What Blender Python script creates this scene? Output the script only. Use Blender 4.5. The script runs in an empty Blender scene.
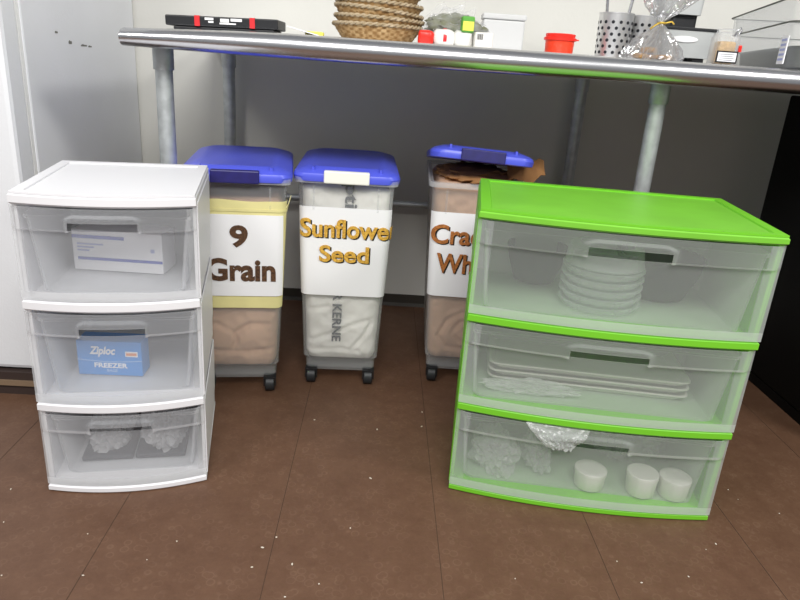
import bpy, bmesh, math, random
from mathutils import Vector, Matrix, noise

random.seed(7)
S = bpy.context.scene
COL = S.collection
PI = math.pi

# ------------------------------------------------------------------ camera
cam_d = bpy.data.cameras.new('camera')
cam_d.sensor_fit = 'HORIZONTAL'
cam_d.sensor_width = 36.0
cam_d.lens = 660.935 / 800.0 * 36.0
cam_d.clip_start = 0.02
cam = bpy.data.objects.new('camera', cam_d)
COL.objects.link(cam)
pitch, roll, yaw = 0.344229, 0.070079, 0.040825
fw = Vector((math.sin(yaw) * math.cos(pitch), math.cos(yaw) * math.cos(pitch), -math.sin(pitch)))
rt = Vector((math.cos(yaw), -math.sin(yaw), 0))
up = rt.cross(fw)
r2 = rt * math.cos(roll) + up * math.sin(roll)
u2 = -rt * math.sin(roll) + up * math.cos(roll)
cm = Matrix((r2, u2, -fw)).transposed().to_4x4()
cm.translation = Vector((0, 0, 0.9))
cam.matrix_world = cm
S.camera = cam

# ------------------------------------------------------------------ world, lamps, exposure
w = bpy.data.worlds.new('room_light')
S.world = w
w.use_nodes = True
w.node_tree.nodes['Background'].inputs[0].default_value = (0.95, 0.97, 1.0, 1)
w.node_tree.nodes['Background'].inputs[1].default_value = 0.30


def area(name, loc, target, sx, sy, power, color=(1, 1, 1)):
    d = bpy.data.lights.new(name, 'AREA')
    d.shape = 'RECTANGLE'
    d.size = sx
    d.size_y = sy
    d.energy = power
    d.color = color
    o = bpy.data.objects.new(name, d)
    COL.objects.link(o)
    o.location = loc
    o.rotation_euler = (Vector(target) - Vector(loc)).to_track_quat('-Z', 'Y').to_euler()
    return o


area('ceiling_lamp', (2.3, -0.2, 2.6), (0.2, 1.5, 0.3), 0.8, 0.5, 42, (1, 0.98, 0.95))
area('ceiling_lamp', (0.15, -0.85, 2.6), (0.1, 0.7, 0), 1.3, 0.7, 80, (1, 0.985, 0.96))
area('ceiling_lamp', (-1.5, -0.35, 2.55), (-0.9, 1.4, 0.6), 0.9, 0.5, 30, (1, 0.985, 0.96))
S.view_settings.view_transform = 'Standard'
S.view_settings.look = 'None'
S.view_settings.gamma = 1
S.view_settings.use_curve_mapping = False
S.view_settings.exposure = 0.0
S.cycles.transparent_max_bounces = 32


# ------------------------------------------------------------------ materials
def hexc(h):
    h = h.lstrip('#')
    out = []
    for i in (0, 2, 4):
        v = int(h[i:i + 2], 16) / 255
        out.append(v / 12.92 if v < 0.04045 else ((v + 0.055) / 1.055) ** 2.4)
    return (*out, 1)


def mat(name, col, rough=0.5, metal=0.0, var=0.0, vscale=20, bump=0.0, bscale=60, spec=0.5, col2=None):
    m = bpy.data.materials.new(name)
    m.use_nodes = True
    nt = m.node_tree
    b = nt.nodes['Principled BSDF']
    c = hexc(col) if isinstance(col, str) else col
    b.inputs['Base Color'].default_value = c
    b.inputs['Roughness'].default_value = rough
    b.inputs['Metallic'].default_value = metal
    b.inputs['Specular IOR Level'].default_value = spec
    tc = nt.nodes.new('ShaderNodeTexCoord')
    if var > 0 or col2:
        n = nt.nodes.new('ShaderNodeTexNoise')
        n.inputs['Scale'].default_value = vscale
        n.inputs['Detail'].default_value = 5
        nt.links.new(tc.outputs['Object'], n.inputs['Vector'])
        r = nt.nodes.new('ShaderNodeValToRGB')
        c2 = hexc(col2) if col2 else tuple(x * (1 - var) for x in c[:3]) + (1,)
        r.color_ramp.elements[0].position = 0.35
        r.color_ramp.elements[0].color = c2
        r.color_ramp.elements[1].position = 0.65
        r.color_ramp.elements[1].color = c
        nt.links.new(n.outputs[0], r.inputs[0])
        nt.links.new(r.outputs[0], b.inputs['Base Color'])
    if bump > 0:
        n2 = nt.nodes.new('ShaderNodeTexNoise')
        n2.inputs['Scale'].default_value = bscale
        n2.inputs['Detail'].default_value = 4
        nt.links.new(tc.outputs['Object'], n2.inputs['Vector'])
        bp = nt.nodes.new('ShaderNodeBump')
        bp.inputs['Strength'].default_value = bump
        bp.inputs['Distance'].default_value = 0.004
        nt.links.new(n2.outputs[0], bp.inputs['Height'])
        nt.links.new(bp.outputs[0], b.inputs['Normal'])
    return m


def clear(name, col, haze=0.3, edge=0.35, rough=0.35, bump=0.0, bscale=40, spec=0.5, tint=(1, 1, 1), metal=0.0):
    """Milky or clear plastic: partly see-through, partly scattering."""
    m = bpy.data.materials.new(name)
    m.use_nodes = True
    nt = m.node_tree
    for n in list(nt.nodes):
        nt.nodes.remove(n)
    out = nt.nodes.new('ShaderNodeOutputMaterial')
    c = hexc(col) if isinstance(col, str) else col
    tr = nt.nodes.new('ShaderNodeBsdfTransparent')
    tr.inputs[0].default_value = (*tint, 1)
    pr = nt.nodes.new('ShaderNodeBsdfPrincipled')
    pr.inputs['Base Color'].default_value = c
    pr.inputs['Roughness'].default_value = rough
    pr.inputs['Specular IOR Level'].default_value = spec
    pr.inputs['Metallic'].default_value = metal
    tl = nt.nodes.new('ShaderNodeBsdfTranslucent')
    tl.inputs[0].default_value = c
    mx = nt.nodes.new('ShaderNodeMixShader')
    mx.inputs[0].default_value = 0.4
    nt.links.new(pr.outputs[0], mx.inputs[1])
    nt.links.new(tl.outputs[0], mx.inputs[2])
    lw = nt.nodes.new('ShaderNodeLayerWeight')
    lw.inputs['Blend'].default_value = 0.35
    ma = nt.nodes.new('ShaderNodeMath')
    ma.operation = 'MULTIPLY_ADD'
    ma.use_clamp = True
    ma.inputs[1].default_value = edge
    ma.inputs[2].default_value = haze
    nt.links.new(lw.outputs['Facing'], ma.inputs[0])
    m2 = nt.nodes.new('ShaderNodeMixShader')
    nt.links.new(ma.outputs[0], m2.inputs[0])
    nt.links.new(tr.outputs[0], m2.inputs[1])
    nt.links.new(mx.outputs[0], m2.inputs[2])
    nt.links.new(m2.outputs[0], out.inputs[0])
    if bump > 0:
        tc = nt.nodes.new('ShaderNodeTexCoord')
        n2 = nt.nodes.new('ShaderNodeTexNoise')
        n2.inputs['Scale'].default_value = bscale
        nt.links.new(tc.outputs['Object'], n2.inputs['Vector'])
        bp = nt.nodes.new('ShaderNodeBump')
        bp.inputs['Strength'].default_value = bump
        bp.inputs['Distance'].default_value = 0.01
        nt.links.new(n2.outputs[0], bp.inputs['Height'])
        nt.links.new(bp.outputs[0], pr.inputs['Normal'])
    return m


def floor_mat():
    m = mat('brown_rubber_tile', '#6b4a3c', rough=0.55)
    nt = m.node_tree
    b = nt.nodes['Principled BSDF']
    tc = nt.nodes.new('ShaderNodeTexCoord')
    # scattered worn ring marks
    vo = nt.nodes.new('ShaderNodeTexVoronoi')
    vo.inputs['Scale'].default_value = 46
    vo.inputs['Randomness'].default_value = 0.9
    nt.links.new(tc.outputs['Object'], vo.inputs['Vector'])
    ring = nt.nodes.new('ShaderNodeValToRGB')
    e = ring.color_ramp.elements
    e[0].position = 0.30
    e[0].color = (0, 0, 0, 1)
    e[1].position = 0.38
    e[1].color = (1, 1, 1, 1)
    x = ring.color_ramp.elements.new(0.46)
    x.color = (0, 0, 0, 1)
    nt.links.new(vo.outputs['Distance'], ring.inputs[0])
    no = nt.nodes.new('ShaderNodeTexNoise')
    no.inputs['Scale'].default_value = 14
    no.inputs['Detail'].default_value = 10
    no.inputs['Roughness'].default_value = 0.85
    nt.links.new(tc.outputs['Object'], no.inputs['Vector'])
    base = nt.nodes.new('ShaderNodeValToRGB')
    base.color_ramp.elements[0].position = 0.3
    base.color_ramp.elements[0].color = hexc('#573b2a')
    base.color_ramp.elements[1].position = 0.72
    base.color_ramp.elements[1].color = hexc('#6d503d')
    nt.links.new(no.outputs[0], base.inputs[0])
    # rings fade in and out with wear
    nm = nt.nodes.new('ShaderNodeMath')
    nm.operation = 'MULTIPLY'
    n3 = nt.nodes.new('ShaderNodeTexNoise')
    n3.inputs['Scale'].default_value = 14
    nt.links.new(tc.outputs['Object'], n3.inputs['Vector'])
    n3r = nt.nodes.new('ShaderNodeMapRange')
    n3r.inputs[1].default_value = 0.25
    n3r.inputs[2].default_value = 0.7
    n3r.inputs[4].default_value = 0.15
    nt.links.new(n3.outputs[0], n3r.inputs[0])
    nt.links.new(ring.outputs[0], nm.inputs[0])
    nt.links.new(n3r.outputs[0], nm.inputs[1])
    mx = nt.nodes.new('ShaderNodeMix')
    mx.data_type = 'RGBA'
    nt.links.new(nm.outputs[0], mx.inputs[0])
    nt.links.new(base.outputs[0], mx.inputs[6])
    mx.inputs[7].default_value = hexc('#9a806c')
    nt.links.new(mx.outputs[2], b.inputs['Base Color'])
    bp = nt.nodes.new('ShaderNodeBump')
    bp.inputs['Strength'].default_value = 0.25
    bp.inputs['Distance'].default_value = 0.002
    nt.links.new(nm.outputs[0], bp.inputs['Height'])
    nt.links.new(bp.outputs[0], b.inputs['Normal'])
    return m


M = dict(
    floor=floor_mat(),
    seam=mat('floor_seam', '#463326', 0.8),
    wall=mat('painted_wall', '#dddcd5', 0.75, var=0.05, vscale=3, bump=0.08, bscale=90),
    ceiling=mat('ceiling_white', '#eeeeea', 0.9),
    footstrip=mat('dark_foot_strip', '#3a352e', 0.6),
    fridge=mat('white_enamel', '#e9ebee', 0.4, var=0.04, vscale=5, bump=0.12, bscale=160),
    scuff=mat('scuff_mark', '#77766f', 0.8),
    gasket=mat('gasket', '#f4f4f2', 0.5),
    grille=mat('grille_brown', '#3b2f2b', 0.5),
    grille_tan=mat('grille_strip', '#85705a', 0.4),
    black=mat('black_enamel', '#050505', 0.6, spec=0.2),
    blackp=mat('black_plastic', '#1b1c1f', 0.45),
    rubber=mat('caster_rubber', '#26282b', 0.5),
    steel=mat('brushed_steel', (0.62, 0.62, 0.64, 1), 0.26, 1.0, bump=0.03, bscale=200),
    galv=mat('galvanised_pipe', (0.58, 0.61, 0.61, 1), 0.45, 0.6, var=0.2, vscale=40),
    white=mat('white_plastic', '#e6e6e9', 0.42),
    green=mat('lime_plastic', '#74c62c', 0.42),
    greent=mat('lime_top_sheen', '#7cc83a', 0.45, var=0.12, vscale=7),  # paler mottled lime; the top's hazy sheen is put into the colour
    milky=clear('milky_drawer', '#f2f4f8', haze=0.135, edge=0.30, rough=0.4, bump=0.05, bscale=300),
    milkyg=clear('milky_drawer_greenish', '#f0f4f1', haze=0.130, edge=0.30, rough=0.4, bump=0.05, bscale=300),
    binp=clear('clear_bin', '#dfe2e4', haze=0.15, edge=0.32, rough=0.25),
    blue=mat('blue_lid', '#5560dd', 0.35),
    navy=mat('navy_latch', '#25216b', 0.45, var=0.2, vscale=60),
    cream=mat('cream_latch', '#f3f3ea', 0.5),
    paper=mat('paper_label', '#f1f1f4', 0.7),
    yellow=mat('yellow_sleeve', '#e6dd9c', 0.6, var=0.08, vscale=15),
    dark_letters=mat('grain_letters', '#3a2416', 0.8, col2='#6b4a30', vscale=260),
    seed_letters=mat('seed_letters', '#e9b94a', 0.8, col2='#b98a35', vscale=220),
    wheat_letters=mat('wheat_letters', '#c0793a', 0.8, col2='#8d5325', vscale=220),
    ink=mat('black_ink', '#1a1512', 0.8),
    grayink=mat('grey_ink', '#4a4c52', 0.8),
    whitebag=mat('white_paper_bag', '#faf7f0', 0.75, var=0.10, vscale=8, bump=0.5, bscale=22),
    kraft=mat('kraft_bag', '#d0aa8c', 0.8, var=0.14, vscale=9, bump=0.5, bscale=20),
    kraft2=mat('kraft_bag_dark', '#ad7c4c', 0.8, var=0.18, vscale=12, bump=0.6, bscale=24),
    wicker=mat('wicker', '#c6a677', 0.75, col2='#9a7648', vscale=70),
    wicker2=mat('wicker_grey', '#b9a88c', 0.75, col2='#94805f', vscale=45),
    film=clear('clear_film', '#f4f5f8', haze=0.10, edge=0.45, rough=0.08, bump=1.0, bscale=38, spec=1.0),
    film2=clear('milky_film', '#f6f7f8', haze=0.42, edge=0.35, rough=0.2, bump=1.0, bscale=45, spec=0.8),
    milkyrim=clear('milky_border', '#f0f2f4', haze=0.24, edge=0.25, rough=0.4),
    milkyfoot=clear('milky_lower_border', '#f0f2f4', haze=0.40, edge=0.25, rough=0.4),
    thinfront=clear('thin_front', '#eef0f2', haze=0.02, edge=0.1, rough=0.3),
    milkytub=clear('milky_tub', '#f2f4f6', haze=0.36, edge=0.30, rough=0.4),
    milkyback=clear('milky_back', '#f2f4f4', haze=0.88, edge=0.2, rough=0.4),
    cello=clear('cellophane', '#e9ebee', haze=0.38, edge=0.5, rough=0.10, bump=0.6, bscale=40, spec=1.0, tint=(0.93, 0.92, 0.9), metal=0.75),
    binrim=clear('milky_rim', '#e6e8ea', haze=0.35, edge=0.3, rough=0.3),
    bagfilm=clear('crumpled_bag_film', '#f2f4f4', haze=0.24, edge=0.5, rough=0.15, bump=0.5, bscale=40, spec=1.0),
    clearbox=clear('clear_polycarbonate', '#d6dade', haze=0.10, edge=0.30, rough=0.12),
    cup=clear('clear_cups', '#eceff2', haze=0.10, edge=0.5, rough=0.12),
    navybowl=mat('dark_blue_bowl', '#0a0d1c', 0.9, spec=0.1),
    foam=mat('white_foam', '#dedcd6', 0.7),
    red=mat('red_plastic', '#ef2a1d', 0.35),
    orange=mat('orange_plastic', '#f2421f', 0.35),
    lime=mat('label_green', '#58a03c', 0.6),
    lemon=mat('label_yellow', '#e9dd5a', 0.6),
    greyp=mat('grey_plastic', '#b9bcbb', 0.5),
    steelcan=mat('cylinder_steel', (0.78, 0.78, 0.78, 1), 0.35, 0.9),
    palegrey=mat('pale_grey_plastic', '#d6d7d6', 0.5),
    greens=mat('wrapped_greens', '#83857a', 0.6, col2='#6d6f52', vscale=35),
    dgrey=mat('dark_grey_tray', '#55574f', 0.6),
    gold=mat('gold_tie', '#c9a843', 0.35, 0.6),
    cookie=mat('cookie', '#c79a5c', 0.85, var=0.3, vscale=60, bump=0.6, bscale=80),
    grain=mat('dried_pasta', '#d8b070', 0.8, var=0.3, vscale=90, bump=0.5, bscale=120),
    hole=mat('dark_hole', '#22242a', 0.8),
    zblue=mat('carton_blue', '#2c8ddc', 0.5),
    zlight=mat('carton_light_blue', '#9cc4ee', 0.5),
    ztint=mat('carton_orange', '#e2936a', 0.5),
    stripe=mat('carton_stripe', '#4759b8', 0.5),
    pale=mat('pale_blue_print', '#a9b1dd', 0.6),
    darkstuff=mat('dark_drawer_floor', '#3a3c44', 0.6, var=0.2, vscale=30),
    crumb=mat('crumb', '#d9d2c4', 0.8),
    cord=mat('pale_cord', '#b9b7aa', 0.6),
    redink=mat('red_print', '#d8252b', 0.5),
    whitemark=mat('white_print_and_highlight', '#f2f2f2', 0.5),  # print, and the painted highlight on the appliance
    rubberfoot=mat('rubber_foot', '#121214', 0.7),
)


# over-and-under weave of the baskets
_nt = M['wicker'].node_tree
_b = _nt.nodes['Principled BSDF']
_tc = _nt.nodes.new('ShaderNodeTexCoord')
_sx = _nt.nodes.new('ShaderNodeSeparateXYZ')
_nt.links.new(_tc.outputs['Object'], _sx.inputs[0])


def _m(op, a, b=None):
    n = _nt.nodes.new('ShaderNodeMath')
    n.operation = op
    for i, v in enumerate((a, b)):
        if v is None:
            continue
        if isinstance(v, (int, float)):
            n.inputs[i].default_value = v
        else:
            _nt.links.new(v, n.inputs[i])
    return n.outputs[0]


_th = _m('MULTIPLY', _m('ARCTAN2', _sx.outputs[1], _sx.outputs[0]), 22.0)
_w = _m('MULTIPLY', _m('SINE', _th), _m('COSINE', _m('MULTIPLY', _sx.outputs[2], PI / 0.007)))
_mr = _nt.nodes.new('ShaderNodeMapRange')
_mr.inputs[1].default_value = -0.6
_mr.inputs[2].default_value = 0.3
_nt.links.new(_w, _mr.inputs[0])
_mx = _nt.nodes.new('ShaderNodeMix')
_mx.data_type = 'RGBA'
_mx.inputs[6].default_value = hexc('#8d6a3c')
_nt.links.new(_mr.outputs[0], _mx.inputs[0])
_nt.links.new(_b.inputs['Base Color'].links[0].from_socket, _mx.inputs[7])
_nt.links.new(_mx.outputs[2], _b.inputs['Base Color'])


# ------------------------------------------------------------------ mesh helpers
def obj(name, bm, m, parent=None, smooth=False, bevel=0, loc=None, solid=0):
    me = bpy.data.meshes.new(name)
    bmesh.ops.recalc_face_normals(bm, faces=bm.faces)
    bm.to_mesh(me)
    bm.free()
    if not isinstance(m, (list, tuple)):
        m = [m]
    for x in m:
        me.materials.append(x)
    o = bpy.data.objects.new(name, me)
    COL.objects.link(o)
    if parent:
        o.parent = parent
    if loc is not None:
        o.location = loc
    if smooth:
        for p in me.polygons:
            p.use_smooth = True
        me.set_sharp_from_angle(angle=math.radians(smooth if smooth > 1 else 40))
    if solid:
        md = o.modifiers.new('thickness', 'SOLIDIFY')
        md.thickness = solid
        md.offset = 0
        if smooth:
            es = o.modifiers.new('edges', 'EDGE_SPLIT')
            es.split_angle = math.radians(50)
    if bevel:
        md = o.modifiers.new('bevel', 'BEVEL')
        md.width = bevel
        md.segments = 2
        md.limit_method = 'ANGLE'
        md.angle_limit = math.radians(40)
    return o


def thing(name, label, cat, loc=(0, 0, 0), rz=0, group=None):
    o = bpy.data.objects.new(name, None)
    o.empty_display_size = 0.05
    COL.objects.link(o)
    o.location = loc
    o.rotation_euler = (0, 0, rz)
    return tag(o, label, cat, group)


def tag(o, label, cat, group=None, kind=None):
    o['label'] = label
    o['category'] = cat
    if group:
        o['group'] = group
    if kind:
        o['kind'] = kind
    return o


def lab(o, text):
    o['label'] = text
    return o


def struct(o):
    o['kind'] = 'structure'
    return o


def box(bm, x0, x1, y0, y1, z0, z1, mi=0):
    v = [bm.verts.new((x, y, z)) for z in (z0, z1) for x, y in ((x0, y0), (x1, y0), (x1, y1), (x0, y1))]
    for f in ((3, 2, 1, 0), (4, 5, 6, 7), (0, 1, 5, 4), (1, 2, 6, 5), (2, 3, 7, 6), (3, 0, 4, 7)):
        bm.faces.new([v[i] for i in f]).material_index = mi
    return v


def B(*a):
    bm = bmesh.new()
    box(bm, *a)
    return bm


def rr(hw, hd, r, n=5, cx=0, cy=0):
    """rounded rectangle, counter-clockwise from above, starting at front right"""
    r = min(r, hw * 0.999, hd * 0.999)
    pts = []
    for (sx, sy, a0) in ((1, -1, -PI / 2), (1, 1, 0), (-1, 1, PI / 2), (-1, -1, PI)):
        for k in range(n + 1):
            a = a0 + (PI / 2) * k / n
            pts.append((cx + sx * (hw - r) + r * math.cos(a), cy + sy * (hd - r) + r * math.sin(a)))
    return pts


def loft(bm, rings, cap0=True, cap1=True, closed=True, mi=0):
    vs = [[bm.verts.new(p) for p in ring] for ring in rings]
    n = len(vs[0])
    for a, b in zip(vs, vs[1:]):
        for i in range(n if closed else n - 1):
            j = (i + 1) % n
            bm.faces.new((a[i], a[j], b[j], b[i])).material_index = mi
    if cap0:
        bm.faces.new(list(reversed(vs[0]))).material_index = mi
    if cap1:
        bm.faces.new(vs[-1]).material_index = mi
    return vs


def circ(r, z, n=24, cx=0, cy=0, ry=None):
    ry = r if ry is None else ry
    return [(cx + r * math.cos(2 * PI * i / n), cy + ry * math.sin(2 * PI * i / n), z) for i in range(n)]


def lathe(bm, prof, n=28, cx=0, cy=0, cap0=True, cap1=True):
    return loft(bm, [circ(r, z, n, cx, cy) for r, z in prof], cap0, cap1)


def tube(bm, p0, p1, r, n=16, r1=None):
    p0, p1 = Vector(p0), Vector(p1)
    d = (p1 - p0).normalized()
    a = d.cross(Vector((0, 0, 1)) if abs(d.z) < 0.9 else Vector((1, 0, 0))).normalized()
    b = d.cross(a)
    r1 = r if r1 is None else r1
    rings = []
    for p, rad in ((p0, r), (p1, r1)):
        rings.append([p + (a * math.cos(2 * PI * i / n) + b * math.sin(2 * PI * i / n)) * rad for i in range(n)])
    loft(bm, rings)


def path_tube(bm, pts, r, n=8):
    pts = [Vector(p) for p in pts]
    rings = []
    for i, p in enumerate(pts):
        d = (pts[min(i + 1, len(pts) - 1)] - pts[max(i - 1, 0)]).normalized()
        a = d.cross(Vector((0.13, 0.2, 1))).normalized()
        b = d.cross(a)
        rings.append([p + (a * math.cos(2 * PI * k / n) + b * math.sin(2 * PI * k / n)) * r for k in range(n)])
    loft(bm, rings)


def blob(sx, sy, sz, seed=0, amp=0.25, freq=3.0, sub=4, crumple=0.0, flat=True, sq=1.0):
    """crumpled lump resting on z=0"""
    bm = bmesh.new()
    bmesh.ops.create_icosphere(bm, subdivisions=sub, radius=1)
    off = Vector((seed * 7.1, seed * 3.3, seed * 1.7))
    for v in bm.verts:
        p = Vector([math.copysign(abs(c) ** sq, c) for c in v.co])
        k = 1 + amp * noise.noise(p * freq * 0.5 + off)
        if crumple:
            k += crumple * (abs(noise.noise(p * freq * 1.6 + off)) - 0.25)
            k += crumple * 0.5 * (abs(noise.noise(p * freq * 3.7 - off)) - 0.25)
        v.co = Vector((p.x * sx * k, p.y * sy * k, p.z * sz * k + sz * (0.70 if crumple > 0.3 else 1.0)))
        if flat and v.co.z < 0.0015:
            v.co.z = 0.0015
    return bm


def text_bm(s, size, bold=0.0, extrude=0.0006, shear=0.0, align='CENTER'):
    cu = bpy.data.curves.new('lettering', 'FONT')
    cu.body = s
    cu.size = size
    cu.align_x = align
    cu.offset = bold * size
    cu.extrude = extrude
    cu.shear = shear
    cu.resolution_u = 4
    o = bpy.data.objects.new('lettering', cu)
    COL.objects.link(o)
    dg = bpy.context.evaluated_depsgraph_get()
    me = bpy.data.meshes.new_from_object(o.evaluated_get(dg))
    bm = bmesh.new()
    bm.from_mesh(me)
    bpy.data.objects.remove(o)
    bpy.data.curves.remove(cu)
    bpy.data.meshes.remove(me)
    return bm


def text_fit(s, width, bold=0.02, height=None, **k):
    """text of a given width (and height), centred at the origin in its XY plane"""
    bm = text_bm(s, 0.1, bold, **k)
    xs = [v.co.x for v in bm.verts]
    ys = [v.co.y for v in bm.verts]
    f = width / (max(xs) - min(xs))
    g = f if height is None else height / (max(ys) - min(ys))
    cx, cy = (max(xs) + min(xs)) / 2, (max(ys) + min(ys)) / 2
    for v in bm.verts:
        v.co.x = (v.co.x - cx) * f
        v.co.y = (v.co.y - cy) * g
    return bm


def stand(bm, x, y, z):
    """XY text -> upright, facing -y, at (x, y, z)"""
    for v in bm.verts:
        v.co = Vector((v.co.x + x, y - v.co.z, v.co.y + z))
    return bm


# ------------------------------------------------------------------ the setting
WY = 2.448
struct(obj('floor', B(-2.6, 2.6, -1.6, WY, -0.05, 0), M['floor']))
struct(obj('wall_back', B(-2.6, 2.6, WY, WY + 0.1, -0.05, 2.7), M['wall']))
bm = bmesh.new()
x = -0.171 - 0.3255 * 7
while x < 2.6:
    box(bm, x - 0.0006, x + 0.0006, -1.6, WY - 0.014, 0.0, 0.0005)
    x += 0.3255
struct(obj('trim_1', bm, M['seam']))
bm = bmesh.new()
loft(bm, [[(xx, WY, 0), (xx, WY - 0.012, 0), (xx, WY - 0.004, 0.012), (xx, WY - 0.003, 0.045), (xx, WY, 0.046)] for xx in (-0.86, 2.6)])
struct(obj('foot_strip_back', bm, M['footstrip']))  # low dark strip along the foot of the back wall

# ------------------------------------------------------------------ refrigerator, left
fx1, fx0 = -0.866, -1.62
fr = thing('refrigerator', 'tall white upright refrigerator with scuffed side at the left edge', 'refrigerator', ((fx0 + fx1) / 2, 2.0, 0))


def loc(px, py, pz=0):
    return px - (fx0 + fx1) / 2, py - 2.0, pz


hwf = (fx1 - fx0) / 2
obj('cabinet', B(-hwf, hwf, 1.70 - 2.0, WY - 0.01 - 2.0, 0.0, 1.78), M['fridge'], fr, bevel=0.006)
bm = B(-hwf, hwf, 1.608 - 2.0, 1.686 - 2.0, 0.068, 1.80)
d = obj('door', bm, M['fridge'], fr, bevel=0.012)
bm = bmesh.new()
tube(bm, (-hwf + 0.06, 1.56 - 2.0, 0.7), (-hwf + 0.06, 1.56 - 2.0, 1.3), 0.012)
tube(bm, (-hwf + 0.06, 1.56 - 2.0, 0.72), (-hwf + 0.06, 1.615 - 2.0, 0.72), 0.010)
tube(bm, (-hwf + 0.06, 1.56 - 2.0, 1.28), (-hwf + 0.06, 1.615 - 2.0, 1.28), 0.010)
obj('handle', bm, M['greyp'], d, smooth=40)
obj('door_gasket', B(-hwf + 0.004, hwf - 0.003, 1.686 - 2.0, 1.70 - 2.0, 0.085, 1.785), M['gasket'], fr)
g = obj('bottom_grille', B(-hwf + 0.01, hwf - 0.005, 1.595 - 2.0, 1.70 - 2.0, 0.0, 0.064), M['grille'], fr)
obj('trim_strip', B(-hwf + 0.012, hwf - 0.007, 1.588 - 2.0, 1.596 - 2.0, 0.028, 0.042), M['grille_tan'], g)
for (yy, zz, a, b) in ((1.945, 0.892, 0.010, 0.005), (2.03, 0.886, 0.02, 0.003), (2.07, 0.884, 0.012, 0.0025), (1.87, 0.915, 0.008, 0.003)):
    n = 10
    pts = [(hwf + 0.0007, yy - 2.0 + a * math.cos(2 * PI * i / n), zz + b * math.sin(2 * PI * i / n) * (1 + 0.4 * math.sin(i * 2.3))) for i in range(n)]
    lo = [(hwf - 0.001, p[1], p[2]) for p in pts]
    bm = bmesh.new()
    loft(bm, [lo, pts])
    obj('scuff', bm, M['scuff'], fr)

# ------------------------------------------------------------------ black cabinet, right
bc = thing('under_counter_cabinet', 'black cabinet under the right end of the steel table', 'cabinet', (1.50, 1.806, 0))
obj('body', B(-0.265, 0.265, -0.26, 0.29, 0.03, 0.885), M['black'], bc, bevel=0.006)
dd = obj('door', B(-0.262, 0.262, -0.295, -0.262, 0.06, 0.875), M['black'], bc, bevel=0.005)
bm = bmesh.new()
tube(bm, (-0.2, -0.325, 0.76), (0.2, -0.325, 0.76), 0.009)
for sx in (-0.18, 0.18):
    tube(bm, (sx, -0.325, 0.76), (sx, -0.29, 0.76), 0.007)
obj('handle', bm, M['blackp'], dd, smooth=40)
obj('plinth', B(-0.265, 0.265, -0.25, 0.28, 0.0, 0.03), M['black'], bc)

# ------------------------------------------------------------------ steel table
TZ = 0.945
TX0, TX1, TY0, TY1 = -0.597, 1.935, 1.580, WY - 0.02
tb = thing('work_table', 'long stainless steel work table with galvanised pipe legs', 'table', ((TX0 + TX1) / 2, 1.9, 0))
tcx, tcy = (TX0 + TX1) / 2, 1.9
hw_, hd_, cy_ = (TX1 - TX0) / 2, (TY1 - TY0) / 2, (TY0 + TY1) / 2 - tcy
R0 = 0.027
bm = bmesh.new()
rings = []
yf_, yb_ = TY0 - tcy, TY1 - tcy
ZB = TZ - 2 * R0
for xx, k, lift in ((TX0, 0.66, 0.004), (TX0 + 0.004, 0.70, 0.004), (TX0 + 0.07, 0.77, 0.003), (TX0 + 0.15, 0.85, 0.002), (TX0 + 0.25, 0.93, 0.001), (TX0 + 0.37, 1.0, 0.0), (TX1 - 0.004, 1.0, 0), (TX1, 0.97, 0)):
    prof = []
    for i in range(13):
        a = -PI / 2 + PI * i / 12
        prof.append((yf_ + R0 - R0 * math.cos(a), TZ - R0 + R0 * math.sin(a)))
    for i in range(13):
        a = PI / 2 - PI * i / 12
        prof.append((yb_ - R0 + R0 * math.cos(a), TZ - R0 + R0 * math.sin(a)))
    prof += [(yb_ - R0 - 0.026, ZB + 0.002), (yb_ - R0 - 0.03, TZ - 0.030), (yf_ + R0 + 0.03, TZ - 0.030), (yf_ + R0 + 0.026, ZB + 0.002)]
    rings.append([(xx - tcx, y, ZB + lift + (z - ZB) * k) for y, z in prof])
loft(bm, rings)
obj('tabletop', bm, M['steel'], tb, smooth=35)
bm = bmesh.new()
for yy in (1.697, 2.385):
    box(bm, TX0 + 0.16 - tcx, TX1 - 0.06 - tcx, yy - 0.035 - tcy, yy + 0.035 - tcy, TZ - 0.047, TZ - 0.031)
obj('hat_channel', bm, M['galv'], tb, bevel=0.004)
for lx in (-0.538, 0.674, 1.885):
    for ly in (1.697, 2.388):
        bm = bmesh.new()
        X, Y = lx - tcx, ly - tcy
        lathe(bm, [(0.0205, 0.03), (0.0205, 0.905)], 24, X, Y)
        lg = obj('leg', bm, M['galv'], tb, smooth=40)
        bm = bmesh.new()
        lathe(bm, [(0.0235, 0.846), (0.0242, 0.848), (0.0242, 0.899), (0.024, 0.90)], 24, X, Y)
        obj('collar', bm, M['galv'], lg, smooth=40)
        bm = bmesh.new()
        lathe(bm, [(0.012, 0.0), (0.018, 0.006), (0.022, 0.03), (0.022, 0.045), (0.0206, 0.047)], 20, X, Y)
        obj('foot', bm, M['galv'], lg, smooth=40)
bm = bmesh.new()
tube(bm, (-0.538 - tcx, 2.388 - tcy, 0.415), (1.885 - tcx, 2.388 - tcy, 0.415), 0.0125)
obj('cross_brace', bm, M['galv'], tb, smooth=40)
# ------------------------------------------------------------------ cord on the wall below the table
bm = bmesh.new()
path_tube(bm, [(0.985, WY - 0.006, 0.90), (0.982, WY - 0.006, 0.72), (0.975, WY - 0.006, 0.58), (0.95, WY - 0.007, 0.545), (0.965, WY - 0.007, 0.53), (1.0, WY - 0.007, 0.52), (1.0, WY - 0.006, 0.47)], 0.0035)
tag(obj('wall_cord', bm, M['cord'], smooth=40), 'thin pale cord hanging down the wall behind right table leg', 'cord')


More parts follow.
